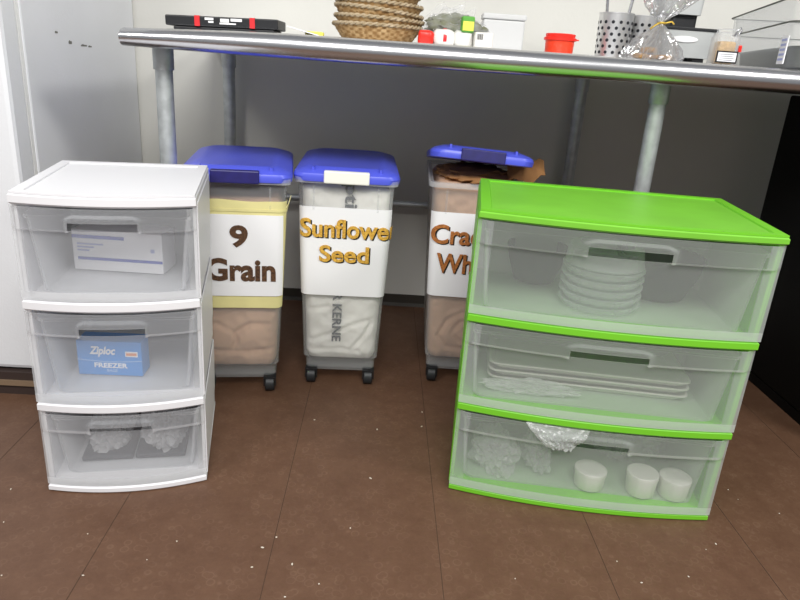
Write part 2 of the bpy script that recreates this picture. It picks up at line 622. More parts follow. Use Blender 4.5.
# ------------------------------------------------------------------ storage bins
class Bin:
    HW0, HW1 = 0.106, 0.127      # half width at foot and rim
    HD0, HD1 = 0.185, 0.212
    Z0, Z1 = 0.058, 0.606

    def dims(s, z):
        t = (z - s.Z0) / (s.Z1 - s.Z0)
        return s.HW0 + (s.HW1 - s.HW0) * t, s.HD0 + (s.HD1 - s.HD0) * t

    def front(s, u, z, e):
        """point on the outer skin, u metres along the girth from front centre"""
        hw, hd = s.dims(z)
        r = 0.019
        sg = 1 if u >= 0 else -1
        a = abs(u)
        if a <= hw - r:
            return Vector((u, -hd - e, z))
        a -= hw - r
        if a <= r * PI / 2:
            t = a / r
            return Vector((sg * (hw - r + (r + e) * math.sin(t)), -hd + r - (r + e) * math.cos(t), z))
        a -= r * PI / 2
        return Vector((sg * (hw + e), -hd + r + a, z))


BN = Bin()


def bin_body(parent):
    bm = bmesh.new()
    out, inn = [], []
    zs = [0.040, 0.046, 0.078, 0.082, 0.2, 0.35, 0.5, 0.594, 0.596, 0.606]
    for z in zs:
        hw, hd = BN.dims(max(z, BN.Z0))
        e = 0.0
        if z < 0.08:
            e = -0.006
        if z > 0.595:
            e = 0.005
        out.append([(px, py, z) for px, py in rr(hw + e, hd + e, 0.019, 6)])
    for z in reversed(zs[1:]):
        hw, hd = BN.dims(max(z, BN.Z0))
        e = -0.003 - (0.006 if z < 0.08 else 0)
        inn.append([(px, py, z) for px, py in rr(hw + e, hd + e, 0.016, 6)])
    loft(bm, out + inn)
    # moulded ribs near the rim
    for u in (-0.085, 0.085):
        for dz in (0.50,):
            p = BN.front(u, 0.525, 0.0)
            box(bm, p.x - 0.0025, p.x + 0.0025, p.y - 0.003, p.y + 0.001, 0.52, 0.585)
    b = obj('body', bm, M['binp'], parent, smooth=40)
    bm = bmesh.new()
    o_ = rr(BN.HW1 + 0.009, BN.HD1 + 0.009, 0.022, 6)
    i_ = rr(BN.HW1 + 0.0052, BN.HD1 + 0.0052, 0.019, 6)
    loft(bm, [[(*p, 0.592) for p in i_], [(*p, 0.592) for p in o_], [(*p, 0.605) for p in o_], [(*p, 0.605) for p in i_], [(*p, 0.592) for p in i_]], False, False)
    obj('rim', bm, M['binrim'], b, smooth=40)
    return b


def lid_bm():
    bm = bmesh.new()
    hw, hd = BN.HW1 + 0.012, BN.HD1 + 0.012
    rings = []
    for (ins, z) in ((0.006, -0.002), (0.0, 0.0), (-0.002, 0.012), (0.001, 0.020), (0.010, 0.026), (0.034, 0.034), (0.040, 0.035)):
        rings.append([(px, py, z) for px, py in rr(hw - ins, hd - ins, 0.040, 6)])
    rings.append([(px, py, 0.033) for px, py in rr(hw - 0.05, hd - 0.05, 0.03, 6)])
    loft(bm, rings)
    # raised corner ribs
    for sx in (-1, 1):
        box(bm, sx * 0.088 - 0.003, sx * 0.088 + 0.003, -hd + 0.012, -hd + 0.04, 0.022, 0.036)
    return bm


def caster(parent, x, y):
    bm = bmesh.new()
    tube(bm, (x - 0.013, y, 0.0225), (x + 0.013, y, 0.0225), 0.0225, 20)
    c = obj('caster', bm, M['rubber'], parent, smooth=40, bevel=0.003)
    bm = bmesh.new()
    box(bm, x - 0.017, x - 0.0145, y - 0.012, y + 0.012, 0.018, 0.044)
    box(bm, x + 0.0145, x + 0.017, y - 0.012, y + 0.012, 0.018, 0.044)
    box(bm, x - 0.017, x + 0.017, y - 0.014, y + 0.014, 0.041, 0.046)
    obj('fork', bm, M['blackp'], c)
    return c


def wrap_sheet(name, parent, m, u0, u1, z0, z1, e, ragged=0.0, nu=40, nz=8):
    bm = bmesh.new()
    g = []
    for j in range(nz + 1):
        row = []
        for i in range(nu + 1):
            u = u0 + (u1 - u0) * i / nu
            za = z0 + ragged * 0.4 * noise.noise(Vector((u * 14, 3.0, 1)))
            zb = z1 + ragged * noise.noise(Vector((u * 11, 9.0, 2)))
            z = za + (zb - za) * j / nz
            row.append(bm.verts.new(BN.front(u, z, e + ragged * 0.15 * max(0, noise.noise(Vector((u * 30, z * 25, 5)))))))
        g.append(row)
    for j in range(nz):
        for i in range(nu):
            bm.faces.new((g[j][i], g[j][i + 1], g[j + 1][i + 1], g[j + 1][i]))
    return obj(name, bm, m, parent, smooth=30, solid=0.0008)


def wrap_text(parent, s, m, u, z, width, height, e, bold=0.045, name='lettering'):
    bm = text_fit(s, width, bold, height, extrude=0.0004)
    for k in range(-48, 49):
        c = k * 0.003 - u
        if abs(k * 0.003) > 0.09:
            bmesh.ops.bisect_plane(bm, geom=bm.verts[:] + bm.edges[:] + bm.faces[:], plane_co=(c, 0, 0), plane_no=(1, 0, 0))
    for v in bm.verts:
        v.co = BN.front(v.co.x + u, v.co.y + z, e + v.co.z)
    return obj(name, bm, m, parent)


def make_bin(label, x, y, rz):
    t = thing('food_storage_bin', label, 'storage bin', (x, y, 0), rz, 'lidded grain bins under the table')
    bin_body(t)
    for cx in (-0.083, 0.083):
        for cy in (-0.180, 0.180):
            caster(t, cx, cy)
    return t


def bag_in_bin(name, label, x, y, rz, top, seed, m, creases, lumps=(), amp=0.010, hwk=0.955, z0=0.072):
    """paper sack filling the bin; creases are (x, z) polylines pressed into its front"""
    t = thing(name, label, 'bag', (x, y, 0.0), rz)
    segs = []
    for pl in creases:
        segs += [(Vector((*p, 0)), Vector((*q, 0))) for p, q in zip(pl, pl[1:])]

    def groove(px, pz):
        p = Vector((px, pz, 0))
        best = 1.0
        for a, b in segs:
            ab = b - a
            k = max(0, min(1, (p - a).dot(ab) / ab.length_squared))
            best = min(best, (p - a - ab * k).length)
        g = -0.0055 * math.exp(-(best / 0.006) ** 2) + 0.002 * math.exp(-((best - 0.012) / 0.008) ** 2)
        for (cx, cz, rx, rz_, h) in lumps:
            q = ((px - cx) / rx) ** 2 + ((pz - cz) / rz_) ** 2
            if q < 1:
                g += h * (1 - q) ** 0.6
        return g

    bm = bmesh.new()
    rings = []
    n = 80
    for k in range(n + 1):
        z = z0 + (top - z0) * k / n
        hw, hd = BN.dims(z)
        sh = 1 - 0.05 * max(0, 1 - (z - z0) / 0.02) - 0.12 * max(0, 1 - (top - z) / 0.02)
        hx, hy = hw * hwk * sh - 0.002, hd * 0.955 * sh - 0.002
        outline = rr(hx, hy, 0.025, 7)
        fr = [(-hx + 0.025 + (2 * hx - 0.05) * i / 64, -hy) for i in range(1, 64)]
        ring = outline[:] + fr
        res = []
        for px, py in ring:
            q = Vector((px * 13, py * 13, z * 15 + seed * 5))
            d = -abs(noise.noise(q)) * amp - abs(noise.noise(q * 2.7)) * amp * 0.45
            if py < -hy + 0.004:
                d += groove(px, z)
            d = min(d, 0.0035)
            ll = math.hypot(px, py)
            if abs(py) >= hy - 0.026:
                res.append((px, py - d * (1 if py < 0 else -1), z))
            else:
                res.append((px + d * (1 if px > 0 else -1), py, z))
        rings.append(res)
    loft(bm, rings)
    obj('bag_body', bm, m, t, smooth=80)
    return t


def latch(lid, m, z=0.0, wdt=0.118):
    y = -(BN.HD1 + 0.012)
    bm = B(-wdt / 2, wdt / 2, y - 0.008, y + 0.012, z - 0.003, z + 0.029)
    return obj('latch', bm, m, lid, bevel=0.003)


def make_lid(t, z, tilt=0.0, roll_=0.0, latch_m='navy'):
    ld = obj('lid', lid_bm(), M['blue'], t, smooth=35)
    # hinge at the rear edge
    hd = BN.HD1 + 0.012
    Mx = Matrix.Translation((0, hd, z)) @ Matrix.Rotation(tilt, 4, 'X') @ Matrix.Rotation(roll_, 4, 'Y') @ Matrix.Translation((0, -hd, 0))
    ld.matrix_local = Mx
    l = latch(ld, M[latch_m])
    return ld, l


# -- nine grain bin
b1 = make_bin('blue-lidded bin labelled 9 Grain beside the white drawer cart', -0.389, 1.860, 0.13)
_, l = make_lid(b1, 0.597, latch_m='navy')
lab(l, 'dark navy latch')
sl = wrap_sheet('sleeve', b1, M['yellow'], -0.145, 0.158, 0.255, 0.548, 0.002, ragged=0.004)
lab(sl, 'yellowed sheet wrapped round the front')
# torn corner of the sleeve
bm = bmesh.new()
a, b_, c_, d_ = BN.front(0.125, 0.53, 0.003), BN.front(0.150, 0.515, 0.003), BN.front(0.15, 0.560, 0.012), BN.front(0.135, 0.540, 0.006)
bm.faces.new([bm.verts.new(p) for p in (a, b_, c_, d_)])
obj('torn_corner', bm, M['yellow'], sl, solid=0.0012)
wrap_sheet('tape_band', sl, M['yellow'], -0.14, 0.15, 0.520, 0.527, 0.0038)
lbl = wrap_sheet('paper_label', b1, M['paper'], -0.126, 0.116, 0.290, 0.512, 0.0045)
wrap_text(lbl, '9', M['dark_letters'], 0.006, 0.455, 0.046, 0.060, 0.0062, 0.035)
wrap_text(lbl, 'Grain', M['dark_letters'], 0.010, 0.364, 0.178, 0.064, 0.0062, 0.035)
g1 = bag_in_bin('paper_sack', 'tan paper sack inside the bin labelled 9 Grain', -0.389, 1.860, 0.13, 0.55, 1, M['kraft'],
                [[(-0.1, 0.205), (-0.06, 0.20), (-0.015, 0.175), (-0.005, 0.15), (-0.015, 0.13)], [(-0.01, 0.175), (0.03, 0.20), (0.08, 0.20)], [(-0.1, 0.125), (-0.03, 0.118), (0.03, 0.115), (0.09, 0.125)]],
                [(-0.055, 0.16, 0.045, 0.035, 0.008), (0.042, 0.158, 0.046, 0.036, 0.008)])

# -- sunflower bin
b2 = make_bin('blue-lidded bin labelled Sunflower Seed, middle of the three bins', -0.096, 1.942, 0.03)
_, l = make_lid(b2, 0.597, latch_m='cream')
lab(l, 'cream white latch')
lbl = wrap_sheet('paper_label', b2, M['paper'], -0.124, 0.126, 0.277, 0.528, 0.002)
for (dx, dz, e, m_) in ((0.0038, -0.003, 0.0034, 'ink'), (0, 0, 0.0052, 'seed_letters')):
    wrap_text(lbl, 'Sunflower', M[m_], 0.013 + dx, 0.471 + dz, 0.262, 0.052, e, 0.024)
    wrap_text(lbl, 'Seed', M[m_], 0.0 + dx, 0.400 + dz, 0.135, 0.048, e, 0.024)
g2 = bag_in_bin('paper_sack', 'white paper sack with grey print inside the Sunflower Seed bin', -0.096, 1.942, 0.03, 0.592, 2, M['whitebag'],
                [[(-0.1, 0.125), (-0.03, 0.15), (0.02, 0.178), (0.085, 0.20)], [(0.085, 0.19), (0.06, 0.14), (0.035, 0.11)], [(-0.1, 0.225), (-0.04, 0.235)], [(-0.09, 0.10), (0.0, 0.105), (0.05, 0.098)]])


def vert_print(parent, s, x, z, length, height, y):
    bm = text_fit(s, length, 0.02, height)
    for v in bm.verts:    # reads downwards
        a, b = v.co.x, v.co.y
        v.co = Vector((x + b, y - v.co.z + (a) * -0.035 * -1 * 0, z - a))
    return bm


def lean(bm, tilt, z0):
    for v in bm.verts:
        hw, hd = BN.dims(v.co.z)
        v.co.y = -hd * 0.955 - 0.0006 + v.co.y
    return bm


pr = obj('print', lean(vert_print(g2, 'R KERNE', -0.014, 0.206, 0.150, 0.026, 0), 0, 0), M['grayink'], g2)
pr = obj('print', lean(vert_print(g2, 'pti', 0.008, 0.560, 0.066, 0.044, 0), 0, 0), M['grayink'], g2)

# -- cracked wheat bin
b3 = make_bin('bin labelled Cracked Wheat with its blue lid propped open, behind green cart', 0.274, 1.985, -0.04)
_, l = make_lid(b3, 0.608, tilt=-0.135, roll_=0.045, latch_m='navy')
lab(l, 'dark navy latch')
lbl = wrap_sheet('paper_label', b3, M['paper'], -0.126, 0.126, 0.277, 0.524, 0.002)
for (dx, dz, e, m_) in ((0.0038, -0.003, 0.0034, 'ink'), (0, 0, 0.0052, 'wheat_letters')):
    wrap_text(lbl, 'Cracked', M[m_], 0.002 + dx, 0.462 + dz, 0.240, 0.056, e, 0.02)
    wrap_text(lbl, 'Wheat', M[m_], -0.004 + dx, 0.378 + dz, 0.190, 0.058, e, 0.02)
g3 = bag_in_bin('paper_sack', 'brown paper sack bulging out of the open Cracked Wheat bin', 0.274, 1.985, -0.04, 0.60, 3, M['kraft'],
                [[(0.09, 0.24), (0.0, 0.225), (-0.05, 0.195), (-0.075, 0.145), (-0.05, 0.11), (0.02, 0.105)], [(0.06, 0.205), (-0.01, 0.19), (-0.035, 0.155), (-0.01, 0.13), (0.03, 0.14)]])
bm = blob(0.112, 0.165, 0.026, 4, 0.1, 4, 4, 0.35)
bmesh.ops.translate(bm, verts=bm.verts, vec=(0.0, -0.02, 0.585))
lab(obj('rolled_top', bm, M['kraft2'], g3, smooth=50), 'darker brown crumpled top')
bm = bmesh.new()
pts = []
for i in range(9):
    t = i / 8
    for j in range(5):
        s = j / 4
        pts.append((0.09 + t * 0.105, -0.10 + 0.05 * s + 0.012 * math.sin(t * 7 + s * 2), 0.598 + s * (0.055 - 0.02 * t) + 0.012 * math.sin(t * 9) + 0.022 * t * t))
g_ = [bm.verts.new(p) for p in pts]
for i in range(8):
    for j in range(4):
        bm.faces.new((g_[i * 5 + j], g_[i * 5 + j + 1], g_[i * 5 + j + 6], g_[i * 5 + j + 5]))
lab(obj('paper_flap', bm, M['kraft2'], g3, smooth=60, solid=0.002), 'torn brown flap sticking out sideways')


# ------------------------------------------------------------------ drawer carts
def bow_line(hw, y0, bow, n=28, ins=0.0):
    return [((-hw + ins) + 2 * (hw - ins) * i / n, y0 - bow * (1 - (2.0 * i / n - 1) ** 2)) for i in range(n + 1)]


def slab(bm, hw, yf, yb, bow, z0, z1, ins0=0.0):
    f = bow_line(hw, yf, bow)
    ring = f + [(hw, yb), (-hw, yb)]
    c = 0.0035
    def sc(k):
        return [(px * (1 - k / hw), py + (k if py < (yf + yb) / 2 else -k)) for px, py in ring]
    loft(bm, [[(px, py, z0) for px, py in sc(c)], [(px, py, z0 + c) for px, py in ring], [(px, py, z1 - c) for px, py in ring], [(px, py, z1) for px, py in sc(c)]])


def drawer_front(hw0, hw1, z0, z1, bow, lip, hu, m, parent):
    """bowed, milky front with an overhanging lip and a hooded finger slot"""
    zc = z1 - lip
    zs_ = zc + 0.42 * lip
    nu = 96
    e = 0.0008
    zs = [z0 + (zc - e - z0) * k / 16 for k in range(17)] + [zc + e]
    zs += [zc + (zs_ - zc) * k / 4 for k in range(1, 4)] + [zs_ - e, zs_ + e]
    zs += [zs_ + e + (z1 - zs_ - e) * k / 14 for k in range(1, 15)]
    bm = bmesh.new()

    def sm(a, b, t):
        t = max(0, min(1, (t - a) / (b - a)))
        return t * t * (3 - 2 * t)

    rows = []
    for z in zs:
        t = (z - z0) / (z1 - z0)
        hw = hw0 + (hw1 - hw0) * t
        row = []
        for i in range(nu + 1):
            u = -1 + 2 * i / nu
            off = 0.009 * (1 - sm(0.93, 1.0, abs(u))) if z > zc else 0.0
            hood = 0.0
            if z > zc:
                hh = max(0.0, (z - zs_) / (z1 - zs_))
                arch = hu - 0.07 * sm(0.0, 0.55, hh) ** 2
                hood = 0.0075 * (1 - sm(arch - 0.025, arch + 0.012, abs(u))) * (1 - sm(0.34, 0.60, hh))
            y = -bow * (1 - u * u) - off - hood
            row.append(bm.verts.new((u * hw, y, z)))
        rows.append(row)
    for j in range(len(zs) - 1):
        slot = zs[j] >= zc - 2 * e and zs[j + 1] <= zs_ + 2 * e
        for i in range(nu):
            u = -1 + 2 * (i + 0.5) / nu
            if slot and abs(u) < hu - 0.035:
                continue
            f = bm.faces.new((rows[j][i], rows[j][i + 1], rows[j + 1][i + 1], rows[j + 1][i]))
            v = ((zs[j] + zs[j + 1]) / 2 - z0) / (z1 - z0)
            if abs(u) > 0.90 or v < 0.09:      # double-walled border
                f.material_index = 2 if v < 0.09 else 1
    return obj('front_panel', bm, [m, M['milkyrim'], M['milkyfoot']], parent, smooth=35, solid=0.0022)


def tub(hw, yf, yb, z0, z1, m, parent):
    bm = bmesh.new()
    th = 0.002
    cy, hd = (yf + yb) / 2, (yb - yf) / 2
    R = []
    for (z, ins) in ((z0, 0.024), (z0 + 0.006, 0.018), (z1 - 0.006, 0.004), (z1 - 0.005, 0.0), (z1, 0.0)):
        R.append([(px, py, z) for px, py in rr(hw - ins, hd - ins, 0.018, 4, 0, cy)])
    for (z, ins) in ((z1, th), (z1 - 0.006, 0.004 + th), (z0 + 0.008, 0.018 + th), (z0 + th, 0.024 + th)):
        R.append([(px, py, z) for px, py in rr(hw - ins, hd - ins, 0.018, 4, 0, cy)])
    loft(bm, R)
    bm.normal_update()
    for f in bm.faces:
        c = f.calc_center_median()
        if not (abs(f.normal.y) > 0.6 and c.y < yf + 0.05):
            f.material_index = 1
    return obj('drawer', bm, [M['thinfront'], M['milkytub']], parent, smooth=40)


def make_cart(name, label, loc_, rz, W, Wb, D, Db, zl, bow, mframe, mtop, mdrawer, lip, hu):
    """zl: list of (band z0, band z1) from base to top"""
    t = thing(name, label, 'drawer cart', loc_, rz, 'plastic three-drawer carts on the floor')
    H = zl[-1][1]
    hwz = lambda z: (Wb + (W - Wb) * z / H) / 2
    dep = lambda z: Db + (D - Db) * z / H
    fy = lambda z: -(dep(z) - Db) / 2
    # top with raised border
    z0, z1 = zl[-1]
    bm = bmesh.new()
    hw = hwz(z1)
    slab(bm, hw, fy(z1), fy(z1) + dep(z1), bow, z0, z1 - 0.003)
    top = obj('top_panel', bm, mtop, t, smooth=35)
    bm = bmesh.new()
    yb, yf = fy(z1) + dep(z1), fy(z1)
    brd = 0.022
    outer = bow_line(hw - 0.002, yf + 0.002, bow) + [(hw - 0.002, yb - 0.002), (-hw + 0.002, yb - 0.002)]
    inner = bow_line(hw - brd, yf + brd * 0.8, bow) + [(hw - brd, yb - brd), (-hw + brd, yb - brd)]
    ii = [(px * 0.992, py) for px, py in inner]
    loft(bm, [[(*p, z1 - 0.0035) for p in outer], [(*p, z1) for p in outer], [(*p, z1) for p in inner], [(*p, z1 - 0.0035) for p in ii]], False, False)
    obj('top_rim', bm, mframe, top, smooth=30)
    for (a, b) in zl[1:-1]:
        bm = bmesh.new()
        slab(bm, hwz(b), fy(b), fy(b) + 0.05, bow, a, b)
        box(bm, -hwz(b) + 0.004, hwz(b) - 0.004, fy(b) + 0.048, fy(b) + dep(b) - 0.012, b - 0.010, b - 0.003)
        obj('shelf', bm, mframe, t, smooth=35)
    a, b = zl[0]
    bm = bmesh.new()
    slab(bm, hwz(0), fy(0), fy(0) + dep(0), bow, a, b)
    obj('base', bm, mframe, t, smooth=35)
    for s in (-1, 1):
        bm = bmesh.new()
        for k in range(3):
            za, zb = zl[k][1] - 0.004, zl[k + 1][0] + 0.004
            xa, xb = s * (hwz(za) - 0.001), s * (hwz(zb) - 0.001)
            ya, yb2 = fy(za) + 0.018, fy(zb) + 0.018
            ea, eb = fy(za) + dep(za) - 0.004, fy(zb) + dep(zb) - 0.004
            ins = s * 0.007
            q = [(xa, ya, za), (xa, ea, za), (xb, eb, zb), (xb, yb2, zb)]
            loft(bm, [[(px - ins, py, pz) for px, py, pz in q], q])
            # raised tapering rib panel
            zm = za + (zb - za) * 0.30
            xm = xa + (xb - xa) * 0.30
            q2 = [(xa, ya + 0.0, za), (xm, ea - 0.012, zm), (xb, eb - 0.006, zb), (xb, yb2, zb)]
            loft(bm, [[(px - ins * 0.2, py, pz) for px, py, pz in q2], [(px + s * 0.0025, py, pz) for px, py, pz in q2]])
        obj('side_panel', bm, mframe, t, smooth=30)
    bm = bmesh.new()
    za, zb = zl[0][1], zl[-1][0]
    loft(bm, [[(-hwz(z) + 0.009, fy(z) + dep(z) - 0.008, z), (hwz(z) - 0.009, fy(z) + dep(z) - 0.008, z), (hwz(z) - 0.009, fy(z) + dep(z) - 0.005, z), (-hwz(z) + 0.009, fy(z) + dep(z) - 0.005, z)] for z in (za, zb)])
    lab(obj('back_panel', bm, M['milkyback'], t), 'milky back panel')
    zin = []
    for k in range(3):
        za, zb = zl[k][1] + 0.002, zl[k + 1][0] - 0.002
        f0 = fy((za + zb) / 2)
        hwd = min(hwz(za), hwz(zb)) - 0.012
        d = tub(hwd, f0 + 0.012, f0 + dep(za) - 0.034, za, zb - 0.022, mdrawer, t)
        fp = drawer_front(hwz(za), hwz(zb), za, zb, bow, lip * (zb - za), hu, mdrawer, d)
        fp.location = (0, f0 + 0.004, 0)
        zin.append(za + 0.0035)
    return t, zin


WA, GA = 0.18542, -0.13129
wc, wz = make_cart('drawer_cart', 'white three-drawer plastic cart with narrow milky drawers', (-0.5065, 1.2209, 0), WA, 0.3225, 0.321, 0.366, 0.342,
                   [(0.0, 0.016), (0.192, 0.212), (0.412, 0.433), (0.617, 0.640)], 0.025, M['white'], M['white'], M['milky'], 0.235, 0.40)
gc, gz = make_cart('drawer_cart', 'wide lime green three-drawer plastic cart with milky drawers', (0.4725, 1.2236, 0), GA, 0.564, 0.5677, 0.371, 0.3055,
                   [(0.0, 0.016), (0.210, 0.229), (0.417, 0.436), (0.632, 0.651)], 0.025, M['green'], M['greent'], M['milkyg'], 0.24, 0.30)


def place(cart, x, y, z, o, rz=0.0):
    a = cart.rotation_euler.z
    o.location = (cart.location.x + math.cos(a) * x - math.sin(a) * y, cart.location.y + math.sin(a) * x + math.cos(a) * y, z)
    o.rotation_euler = (0, 0, a + rz)
    return o


# -- white cart contents
cb = thing('carton', 'white carton with blue stripes in the top drawer of white cart', 'box')
place(wc, -0.016, 0.150, wz[2], cb, -0.21)
obj('box_body', B(-0.095, 0.095, 0.0, 0.08, 0, 0.088), M['paper'], cb, bevel=0.0015)
bm = B(-0.094, 0.015, -0.0012, 0.0, 0.070, 0.077)
obj('stripe', bm, M['stripe'], cb)
bm = B(-0.085, 0.094, -0.0012, 0.0, 0.023, 0.029)
obj('stripe', bm, M['stripe'], cb)
for k, (a, b) in enumerate(((-0.085, -0.03), (-0.085, -0.05), (-0.085, -0.06))):
    obj('print', B(a, b, -0.001, 0.0, 0.056 - k * 0.007, 0.0595 - k * 0.007), M['pale'], cb)
obj('mark', B(0.07, 0.078, -0.001, 0.0, 0.046, 0.054), M['pale'], cb)

zb = thing('carton', 'bright blue freezer bag carton in the middle drawer of white cart', 'box')
place(wc, -0.040, 0.100, wz[1], zb, -0.16)
obj('box_body', B(-0.068, 0.068, 0.0, 0.050, 0, 0.080), M['zblue'], zb, bevel=0.0015)
obj('lettering', stand(text_fit('Ziploc', 0.055, 0.03, 0.024, shear=0.25), -0.014, -0.0006, 0.056), M['whitemark'], zb)
obj('lettering', stand(text_fit('FREEZER', 0.070, 0.02, 0.011), 0.002, -0.0006, 0.024), M['whitemark'], zb)
obj('lettering', stand(text_fit('BAGS', 0.022, 0.02, 0.007), 0.004, -0.0006, 0.012), M['zlight'], zb)
bm = B(0.034, 0.060, -0.0010, 0, 0.046, 0.058)
pb = obj('panel', bm, M['whitemark'], zb)
obj('flash', B(0.036, 0.058, -0.0018, -0.001, 0.049, 0.055), M['ztint'], pb)
bm = bmesh.new()
loft(bm, [[(-0.068 + 0.136 * i / 12, yy, 0.036 - 0.004 * math.sin(i / 12 * PI) + dz) for i in range(13)] for yy, dz in ((0, 0), (-0.001, 0), (-0.001, 0.0015), (0, 0.0015))], False, False, closed=False)
obj('wave_line', bm, M['zlight'], zb)

pk = thing('dark_floor_sheets', 'dark floor sheets lying under bags in bottom drawer of white cart', 'packet')  # flat dark sheets added to stand for the drawer's dark floor
place(wc, 0.0, 0.07, wz[0], pk)
obj('packet', B(-0.11, -0.002, 0.0, 0.20, 0, 0.012), M['darkstuff'], pk, bevel=0.004)
obj('packet', B(0.002, 0.11, 0.0, 0.20, 0, 0.012), M['darkstuff'], pk, bevel=0.004)
for i, (x, y, sx, sz, lb) in enumerate(((-0.056, 0.15, 0.050, 0.042, 'crumpled clear bag at left in bottom drawer of white cart'),
                                         (0.060, 0.14, 0.048, 0.050, 'crumpled clear bag at right in bottom drawer of white cart'))):
    o = obj('plastic_bag', blob(sx, 0.08, sz, 11 + i, 0.3, 3, 4, 0.5), M['film2'], smooth=30)
    tag(o, lb, 'bag', 'plastic bags in the white cart')
    place(wc, x, y, wz[0] + 0.0125, o)


# -- green cart contents
def bowl(x, y, r, h, lb):
    t = thing('mixing_bowl', lb, 'bowl', group='dark bowls in the green cart')
    place(gc, x, y, gz[2], t)
    bm = bmesh.new()
    lathe(bm, [(r * 0.62, 0), (r * 0.68, 0.003), (r * 0.93, h * 0.6), (r * 0.98, h * 0.92), (r * 1.02, h * 0.93), (r * 1.02, h), (r * 0.96, h), (r * 0.9, h * 0.6), (r * 0.62, 0.006)], 36)
    obj('bowl_body', bm, M['navybowl'], t, smooth=40)
    return t


bowl(-0.135, 0.235, 0.068, 0.085, 'smaller dark blue bowl at left in top drawer of green cart')
bowl(0.135, 0.21, 0.094, 0.095, 'larger dark blue bowl at right in top drawer of green cart')
cp = thing('cup_stack', 'clear ribbed plastic cup stack in top drawer of green cart', 'cup stack')
place(gc, -0.010, 0.095, gz[2], cp)
cp.scale = (1.13, 1.13, 1.1)
for k in range(5):
    bm = bmesh.new()
    lathe(bm, [(0.060, 0.0), (0.066, 0.002), (0.072, 0.012), (0.075, 0.013), (0.075, 0.016), (0.070, 0.0155), (0.062, 0.004)], 36)
    obj('cup', bm, M['cup'], cp, smooth=40, loc=(0, 0, k * 0.0165))
bm = bmesh.new()
lathe(bm, [(0.070, 0.084), (0.072, 0.086), (0.066, 0.118), (0.050, 0.124), (0.048, 0.122), (0.063, 0.114), (0.068, 0.086)], 36)
obj('dome_lid', bm, M['cup'], cp, smooth=40)

fs = thing('tray_stack', 'flat stack of white trays in middle drawer of green cart', 'tray')
place(gc, 0.0, 0.092, gz[1], fs)
for k in range(3):
    bm = bmesh.new()
    loft(bm, [[(px, py, z) for px, py in rr(a, b, 0.02, 4, 0, 0.095)] for a, b, z in ((0.205, 0.085, 0), (0.222, 0.098, 0.013), (0.222, 0.098, 0.0155), (0.218, 0.094, 0.0155), (0.204, 0.083, 0.003))])
    obj('tray', bm, M['foam'], fs, smooth=35, loc=(0, 0, 0.0165 * k))
o = obj('plastic_wrap', blob(0.10, 0.05, 0.018, 21, 0.3, 4, 4, 0.5), M['film2'], smooth=30)
tag(o, 'crumpled clear wrap at left in the middle drawer of green cart', 'plastic wrap')
place(gc, -0.13, 0.058, gz[1], o)
o.scale = (1, 0.35, 1.0)

for i, (x, y, sx, sy, sz, lb) in enumerate(((-0.185, 0.10, 0.055, 0.07, 0.050, 'crumpled milky bag leftmost in bottom drawer of green cart'),
                                             (-0.083, 0.12, 0.036, 0.06, 0.048, 'crumpled milky bag second from left in bottom drawer of green cart'),
                                             (0.145, 0.205, 0.075, 0.045, 0.06, 'crumpled milky bag behind white jars in bottom drawer of green cart'))):
    o = obj('plastic_bag', blob(sx, sy, sz, 31 + i, 0.3, 3, 4, 0.5), M['film2'], smooth=30)
    tag(o, lb, 'bag', 'plastic bags in the green cart')
    place(gc, x, y, gz[0], o)
for (x, y, r, h, rz, lb) in ((0.032, 0.054, 0.036, 0.044, 0.2, 'white tub leftmost of three in bottom drawer of green cart'),
                             (0.146, 0.052, 0.035, 0.052, 0, 'white tub middle of three in bottom drawer of green cart'),
                             (0.219, 0.056, 0.035, 0.048, 0, 'white tub rightmost of three in bottom drawer of green cart')):
    t = thing('plastic_tub', lb, 'tub', group='white tubs in the green cart')
    place(gc, x, y, gz[0], t)
    bm = bmesh.new()
    lathe(bm, [(r * 0.85, 0), (r * 0.9, 0.002), (r * 0.97, h * 0.8)], 28)
    obj('tub_body', bm, M['foam'], t, smooth=40)
    bm = bmesh.new()
    lathe(bm, [(r, h * 0.8), (r, h * 0.97), (r * 0.95, h), (r * 0.6, h)], 28)
    obj('tub_lid', bm, M['foam'], t, smooth=40)

# bag poking out over the bottom drawer front
bm = bmesh.new()
nu, nv = 30, 16
rows = []
for j in range(nv + 1):
    v = j / nv
    row = []
    for i in range(nu + 1):
        u = -1 + 2 * i / nu
        hwid = 0.066 * (1 - 0.72 * v ** 1.4)
        q = Vector((u * 3, v * 3.4, 2.2))
        cr = noise.noise(q * 1.6) * 0.006 + abs(noise.noise(q * 3.1)) * 0.006
        row.append(bm.verts.new((u * hwid + 0.012 * v, -0.016 * math.sin(min(1, v * 1.6) * PI / 2) - 0.004 - cr * (0.4 + v), -0.048 * v + 0.006 * noise.noise(q * 1.1) * v)))
    rows.append(row)
for j in range(nv):
    for i in range(nu):
        bm.faces.new((rows[j][i], rows[j][i + 1], rows[j + 1][i + 1], rows[j + 1][i]))
o = obj('plastic_bag', bm, M['bagfilm'], smooth=15, solid=0.0012)
tag(o, 'clear crumpled bag poking out above the bottom green cart drawer', 'bag')
place(gc, -0.072, -0.022, 0.209, o)


# ------------------------------------------------------------------ on the table
def at(name, label, cat, x, y, rz=0, group=None):
    return thing(name, label, cat, (x, y, TZ), rz, group)


